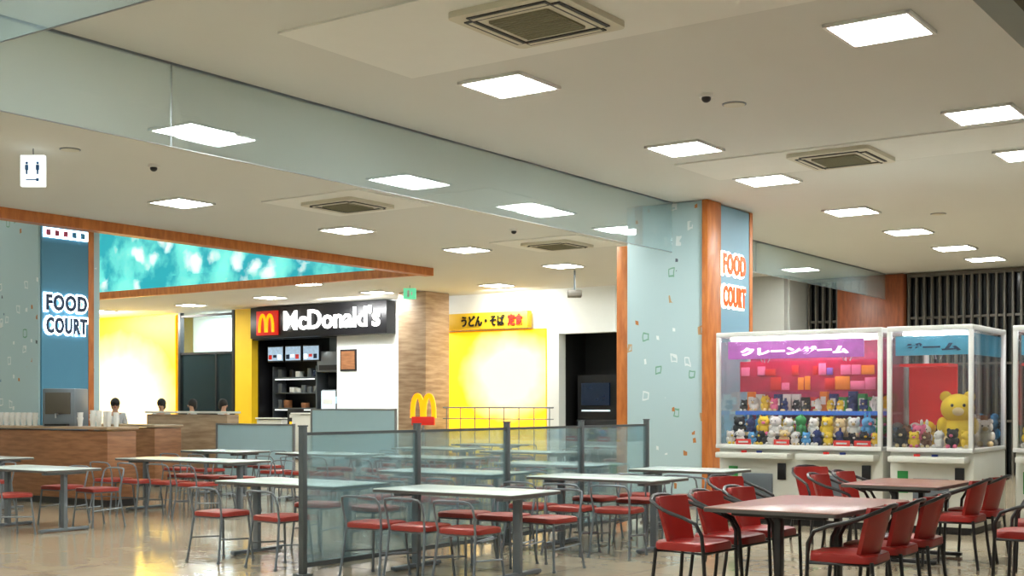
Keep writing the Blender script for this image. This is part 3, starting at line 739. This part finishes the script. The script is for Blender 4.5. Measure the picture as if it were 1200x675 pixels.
# ------------------------------------------------------------ crane game machines
def crane(x0, x1, yf, dep, lab, variant):
    w = x1-x0; cx = (x0+x1)/2; H0, HT = .92, 2.33
    ps = []
    ps.append(('cabinet', MB().bb(-w/2+.01, w/2-.01, 0.08, dep, .08, H0, 0, .015).mesh('cabinet', 'casebody')))
    ps.append(('toe_kick', MB().bb(-w/2+.05, w/2-.05, .12, dep-.05, 0, .09).mesh('toe_kick', 'black')))
    nb = 2 if variant == 'pink' else 1
    bw = w/nb
    for k in range(nb):
        c = -w/2+bw*(k+.5)
        ps.append(('control_panel', MB().box((c, -.02, H0-.08), (bw-.1, .22, .07), 0, .015, ).mesh('control_panel', 'casebody')))
        for j, cc in enumerate(('red', 'navy')):
            ps.append(('button', MB().tube([(c-.12+j*.2, -.05, H0-.05), (c-.12+j*.2, -.05, H0-.02)], .035, 14).mesh('button', PL[cc])))
        ps.append(('prize_door', MB().bb(c-.2, c+.2, .05, .09, .3, .62, 0, .01).mesh('prize_door', 'greytube')))
        ps.append(('coin_slot', MB().bb(c+.27, c+.37, .05, .09, .55, .75, 0, .005).mesh('coin_slot', 'signblack')))
        ps.append(('decal', MB().bb(c-.38, c-.26, .07, .085, .45, .7).mesh('decal', PL['green'])))
    for sx in (-1, 1):
        for yy in (.03, dep-.03):
            ps.append(('corner_post', MB().box((sx*(w/2-.025), yy, (H0+HT)/2), (.05, .05, HT-H0), bev=.006).mesh('corner_post', 'wframe')))
    ps.append(('roof', MB().bb(-w/2, w/2, 0, dep, HT-.04, HT+.02, 0, .01).mesh('roof', 'wframe')))
    ps.append(('ledge', MB().bb(-w/2, w/2, -.01, dep, H0, H0+.05, 0, .008).mesh('ledge', 'wframe')))
    hm = 'pink' if variant == 'pink' else 'bluesign'
    hx0, hx1 = (-w/2+.12, w/2-.25) if variant == 'pink' else (-w/2+.07, w/2-.07)
    ps.append(('header_sign', MB().bb(hx0, hx1, .1, .14, 2.02, 2.24).mesh('header_sign', hm)))
    tx = 'クレーンゲーム' if variant == 'pink' else 'ゲーム'
    ps.append(('lettering', text_mesh(tx, .12, 'letterwhite' if variant == 'pink' else 'navy', .005, .006, width=(hx1-hx0)*.8, height=.1), ((hx0+hx1)/2, .09, 2.11)))
    ps.append(('light_tube', MB().tube([(-w/2+.15, .13, 2.265), (w/2-.3 if variant == 'pink' else w/2-.15, .13, 2.265)], .018, 10).mesh('light_tube', 'tube')))
    ps.append(('light_tube', MB().tube([(-w/2+.15, dep*.35, 2.25), (w/2-.15, dep*.35, 2.25)], .02, 10).mesh('light_tube', 'tube')))
    if variant == 'pink':
        ps.append(('banner', MB().bb(-w/2+.12, w/2-.12, .45, .48, 1.62, 2.0).mesh('banner', 'redprint')))
        rr = random.Random(5)
        for row in range(2):
            xx = -w/2+.14
            while xx < w/2-.3:
                ww = rr.uniform(.07, .2); hh = rr.uniform(.08, .17)
                z = 1.64+row*.18
                if rr.random() < .75:
                    ps.append(('picture_card', MB().bb(xx, xx+ww-.015, .42+rr.uniform(0, .02), .445, z, z+hh, 0, .004).mesh('picture_card', rr.choice([PL['pink'], PL['white'], PL['orange'], PL['red'], PL['pink'], PL['red'], PL['pink'], PL['purple'], PL['red']]))))
                xx += ww*.95
        ps.append(('back_panel', MB().bb(-w/2+.05, w/2-.05, dep-.08, dep-.05, H0, HT-.05).mesh('back_panel', 'casepink')))
        ps.append(('shelf', MB().bb(-w/2+.06, w/2-.06, .45, dep-.08, 1.34, 1.37).bb(-w/2+.06, w/2-.06, .44, .455, 1.33, 1.38, 1).mesh('shelf', ['wframe', 'shelfblue'])))
        ps.append(('prize_step', MB().bb(-w/2+.06, w/2-.06, .27, .43, .965, 1.07).mesh('prize_step', 'signblack')))
    else:
        ps.append(('back_panel', MB().bb(-w/2+.05, w/2-.35, dep*.45, dep*.45+.02, H0+.3, 1.93).bb(-w/2+.05, w/2-.35, dep*.2, dep*.45, 1.9, 1.93).mesh('back_panel', 'redcurtain')))
        ps.append(('back_wall', MB().bb(-w/2+.05, w/2-.05, dep-.05, dep-.03, H0, HT-.05).mesh('back_wall', 'cglass')))
        ps.append(('side_sign', MB().bb(w/2-.05, w/2-.03, .1, dep-.1, 2.02, 2.26).mesh('side_sign', 'bluesign')))
    ps.append(('front_glass', MB().bb(-w/2+.05, w/2-.05, .02, .028, H0+.05, HT-.04).mesh('front_glass', 'cglass', False)))
    for sx in (-1, 1):
        ps.append(('side_glass', MB().bb(sx*(w/2-.02)-.004, sx*(w/2-.02)+.004, .05, dep-.05, H0+.05, HT-.04).mesh('side_glass', 'cglass', False)))
    for k in range(nb):
        c = -w/2+bw*(k+.5)
        zc = 2.08
        m = MB().box((c, .3, 2.2), (.14, .14, .06), bev=.01).tube([(c, .3, 2.18), (c, .3, zc)], .01).ball((c, .3, zc), .035)
        for a in range(3):
            an = a*2.094
            m.tube([(c, .3, zc), (c+math.cos(an)*.07, .3+math.sin(an)*.07, zc-.04), (c+math.cos(an)*.04, .3+math.sin(an)*.04, zc-.1)], .006, 6)
        ps.append(('claw', m.mesh('claw', 'steel')))
    thing('crane_game', ps, (cx, yf, 0), 0, lab, 'arcade machine')
crane(-6.95, -4.86, 14.3, 1.0, 'white double-bay crane game with purple header and prizes', 'pink')
crane(-4.8, -3.84, 14.3, 1.45, 'glass crane game with blue header and red backdrop', 'blue')
crane(-3.55, -2.6, 14.85, 1.0, 'glass crane game with blue header beside the first pair', 'blue')

plc = {}
def plush(x, y, z, s, c1, c2, rz, kind):
    key = (c1, c2, kind)
    if key not in plc:
        m = MB()
        m.ball((0, 0, .38), (.36, .32, .38)); m.ball((0, -.05, .9), (.38, .35, .34))
        m.ball((0, -.36, .83), (.13, .1, .1), 1)
        for sx in (-1, 1):
            if kind == 'bear': m.ball((sx*.26, 0, 1.17), (.13, .08, .13))
            elif kind == 'rabbit': m.ball((sx*.14, .03, 1.3), (.09, .06, .22))
            else: m.ball((sx*.2, .0, 1.18), (.07, .05, .12))
            m.ball((sx*.34, -.1, .5), (.12, .14, .2)); m.ball((sx*.22, -.3, .14), (.14, .2, .14), 1)
            m.ball((sx*.13, -.37, .97), (.035, .03, .04), 2, 8, 6)
        plc[key] = m.mesh('plush_toy', [PL[c1], PL[c2], M['black']])
    o = put('plush_toy', plc[key], (x, y, z), rz, None, '%s plush %s prize inside a crane game' % (c1, kind), 'plush toy', 'crane game plush prizes')
    o.scale = (s,)*3
cols = ['white', 'yellow', 'cream', 'white', 'sky', 'white', 'yellow', 'brown', 'navy', 'white', 'green', 'black', 'yellow', 'white', 'pink', 'black']
kinds = ['bear', 'bear', 'kitten', 'kitten', 'rabbit']
for k in range(14):
    plush(-6.82+k*.142, 14.43+random.uniform(-.02, .02), .965, random.uniform(.12, .155), random.choice(cols), random.choice(['white', 'cream', 'yellow']), random.uniform(-1, 1), random.choice(kinds))
for k in range(12):
    plush(-6.8+k*.165, 14.66, 1.072, random.uniform(.17, .21), random.choice(cols), random.choice(['white', 'cream', 'pink']), random.uniform(-1, 1), random.choice(kinds))
for k in range(11):
    plush(-6.78+k*.18, 14.88, .965, random.uniform(.24, .29), random.choice(cols), random.choice(['white', 'cream', 'yellow']), random.uniform(-1, 1), random.choice(kinds))
for k in range(14):
    plush(-6.83+k*.142, 14.84+random.uniform(0, .05), 1.372, random.uniform(.11, .16), random.choice(cols), random.choice(['white', 'cream']), random.uniform(-1, 1), random.choice(kinds))
bx = {}
for k in range(16):
    c = random.choice(['sky', 'yellow', 'red', 'green', 'white', 'navy', 'black', 'orange']); h = random.choice([.18, .22, .25])
    if (c, h) not in bx:
        bx[(c, h)] = MB().box((0, 0, h/2), (.1, .07, h), 0, .004).box((0, -.036, h*.55), (.07, .004, h*.4), 1).mesh('snack_box', [PL[c], PL['white']])
    put('snack_box', bx[(c, h)], (-6.82+k*.122, 15.08, 1.372), random.uniform(-.2, .2), None, 'small %s snack box on the machine shelf' % c, 'box', 'snack boxes on the shelf')
tagm = MB().box((0, 0, .03), (.2, .01, .07), 0, .003).box((0, -.006, .03), (.13, .003, .02), 1).mesh('price_tag', ['mred', 'white'])
for x in (-6.1, -5.35, -5.1, -6.6):
    put('price_tag', tagm, (x, 14.345, .972), 0, None, 'small red prize tag with a white line', 'tag', 'red prize tags')
for r in range(5):
    for k in range(6):
        x, y = -4.67+k*.145, 14.42+r*.19
        if r > 0 and k > 1 and r < 4: continue
        plush(x, y, .965, random.uniform(.14, .19)+.02*r, random.choice(cols+['yellow', 'yellow']), random.choice(['white', 'cream', 'pink']), random.uniform(-1, 1), random.choice(kinds))
plush(-4.16, 14.86, .965, .5, 'yellow', 'cream', .3, 'bear')
for r in range(2):
    for k in range(4): plush(-4.6+k*.2, 15.35+r*.2, .965, .3, random.choice(cols), 'white', random.uniform(-.4, .4), random.choice(kinds))
for r in range(2):
    for k in range(4): plush(-3.4+k*.2, 15.05+r*.2, .965, .22, random.choice(cols), 'white', random.uniform(-.4, .4), random.choice(kinds))

# ------------------------------------------------------------ people behind the counters
def skin_mesh(name, verts, edges, radii, m, root=0):
    me = bpy.data.meshes.new(name); me.from_pydata(verts, edges, []); o = bpy.data.objects.new('tmp', me); COL.objects.link(o)
    md = o.modifiers.new('s', 'SKIN'); sub = o.modifiers.new('u', 'SUBSURF'); sub.levels = 1; sub.render_levels = 1
    for i, r in enumerate(radii):
        rr = r if isinstance(r, tuple) else (r, r); me.skin_vertices[0].data[i].radius = rr
    me.skin_vertices[0].data[root].use_root = True
    bpy.context.view_layer.update()
    nm = bpy.data.meshes.new_from_object(o.evaluated_get(bpy.context.evaluated_depsgraph_get()))
    bpy.data.objects.remove(o)
    nm.materials.clear(); nm.materials.append(M[m]); nm.name = name
    nm.polygons.foreach_set('use_smooth', [True]*len(nm.polygons)); return nm
V = [(0, 0, .86), (0, 0, 1.0), (0, 0, 1.2), (0, .0, 1.3), (0, 0, 1.36), (0, -.01, 1.43), (0, -.01, 1.52),
     (-.16, 0, 1.26), (-.2, -.02, 1.0), (-.17, -.18, .88), (-.14, -.25, .86), (.16, 0, 1.26), (.2, -.02, 1.0), (.17, -.18, .88), (.14, -.25, .86),
     (-.08, 0, .78), (-.09, 0, .44), (-.09, .02, .08), (-.09, -.12, .03), (.08, 0, .78), (.09, 0, .44), (.09, .02, .08), (.09, -.12, .03)]
E = [(0, 1), (1, 2), (2, 3), (3, 4), (4, 5), (5, 6), (2, 7), (7, 8), (8, 9), (9, 10), (2, 11), (11, 12), (12, 13), (13, 14), (0, 15), (15, 16), (16, 17), (17, 18), (0, 19), (19, 20), (20, 21), (21, 22)]
Rr = [.12, .11, .12, .06, .045, .075, .07, .05, .04, .03, .025, .05, .04, .03, .025, .08, .055, .04, .03, .08, .055, .04, .03]
for sgn, base in ((-1, 10), (1, 14)):   # five fingers on each hand
    hx, hy, hz = V[base]
    for i, (dx, ln) in enumerate(((-.024, .05), (-.008, .062), (.008, .066), (.024, .058))):
        a = len(V); V.append((hx+dx, hy-.03-ln*.5, hz-.004)); V.append((hx+dx, hy-.03-ln, hz-.018)); E += [(base, a), (a, a+1)]; Rr += [.0085, .007]
    a = len(V); V.append((hx-sgn*.035, hy-.01, hz)); V.append((hx-sgn*.045, hy-.04, hz-.008)); E += [(base, a), (a, a+1)]; Rr += [.01, .008]
body = skin_mesh('body', V, E, Rr, 'skin')
sh = skin_mesh('shirt', [V[i] for i in (0, 1, 2, 7, 8, 11, 12)], [(0, 1), (1, 2), (2, 3), (3, 4), (2, 5), (5, 6)], [.135, .128, .135, .068, .055, .068, .055], 'shirt')
tr = skin_mesh('trousers', [V[i] for i in (0, 15, 16, 17, 19, 20, 21)], [(0, 1), (1, 2), (2, 3), (0, 4), (4, 5), (5, 6)], [.13, .092, .068, .055, .092, .068, .055], 'trousers')
hair = MB().ball((0, .015, 1.5), (.095, .105, .105), 0, 16, 10).ball((0, .06, 1.43), (.08, .06, .09)).mesh('hair', 'hair')
face = MB()
for sx in (-1, 1): face.ball((sx*.03, -.088, 1.47), (.009, .006, .007), 0, 8, 6)
face.ball((0, -.09, 1.405), (.02, .006, .005), 1, 8, 6)
facem = face.mesh('facial_features', ['black', 'seatred']); nose = MB().ball((0, -.095, 1.44), (.012, .016, .018), 0, 8, 6).mesh('nose', 'skin')
for x, y, rz, lab in ((-20.9, 16.0, .9, 'dark-haired person in white standing behind the counter'), (-21.7, 17.8, .5, 'dark-haired person in white standing by the booths'),
                      (-22.7, 19.5, -.4, 'dark-haired person in white turned toward a companion'), (-22.2, 20.0, 1.9, 'dark-haired person in white turned toward a companion')):
    thing('person', [('body', body), ('shirt', sh), ('trousers', tr), ('hair', hair), ('facial_features', facem), ('nose', nose)], (x, y, 0), rz, lab, 'person')

# ------------------------------------------------------------ lamps
def area(loc, rot, size, power, col=(1, 1, 1), sy=None):  # added lamps without fixtures, put in to brighten the shop fronts
    l = bpy.data.lights.new('area', 'AREA'); l.energy = power; l.size = size; l.color = col
    if sy: l.shape = 'RECTANGLE'; l.size_y = sy
    o = bpy.data.objects.new('added_area_light', l); o.location = loc; o.rotation_euler = rot; o['kind'] = 'structure'; o['label'] = 'added area light for the shop fronts'
    COL.objects.link(o); return o
R = math.radians
area((-33, 24.3, 4.2), (R(40), 0, 0), 3, 300, (1, .98, .9), .4)
area((-18.0, 25.0, 4.2), (R(40), 0, 0), 1.2, 60, (1, .98, .9), .3)
area((-22.7, 24.6, 4.25), (R(40), 0, 0), 2, 150, (1, 1, 1), .3)
area((-29.6, 26.7, 4.2), (0, 0, 0), 2, 130, (.9, 1, 1), .4)

w = bpy.data.worlds.new('world'); scene.world = w; w.use_nodes = True
w.node_tree.nodes['Background'].inputs[0].default_value = (.8, .85, .9, 1); w.node_tree.nodes['Background'].inputs[1].default_value = .3

cam = bpy.data.cameras.new('camera'); co = bpy.data.objects.new('camera', cam); COL.objects.link(co)
co.location = (0, 0, 1.45); co.rotation_euler = (R(90), 0, R(35.1))
cam.sensor_width = 36; cam.lens = 44.34; cam.shift_y = 137.5/1200; cam.clip_end = 200
scene.camera = co
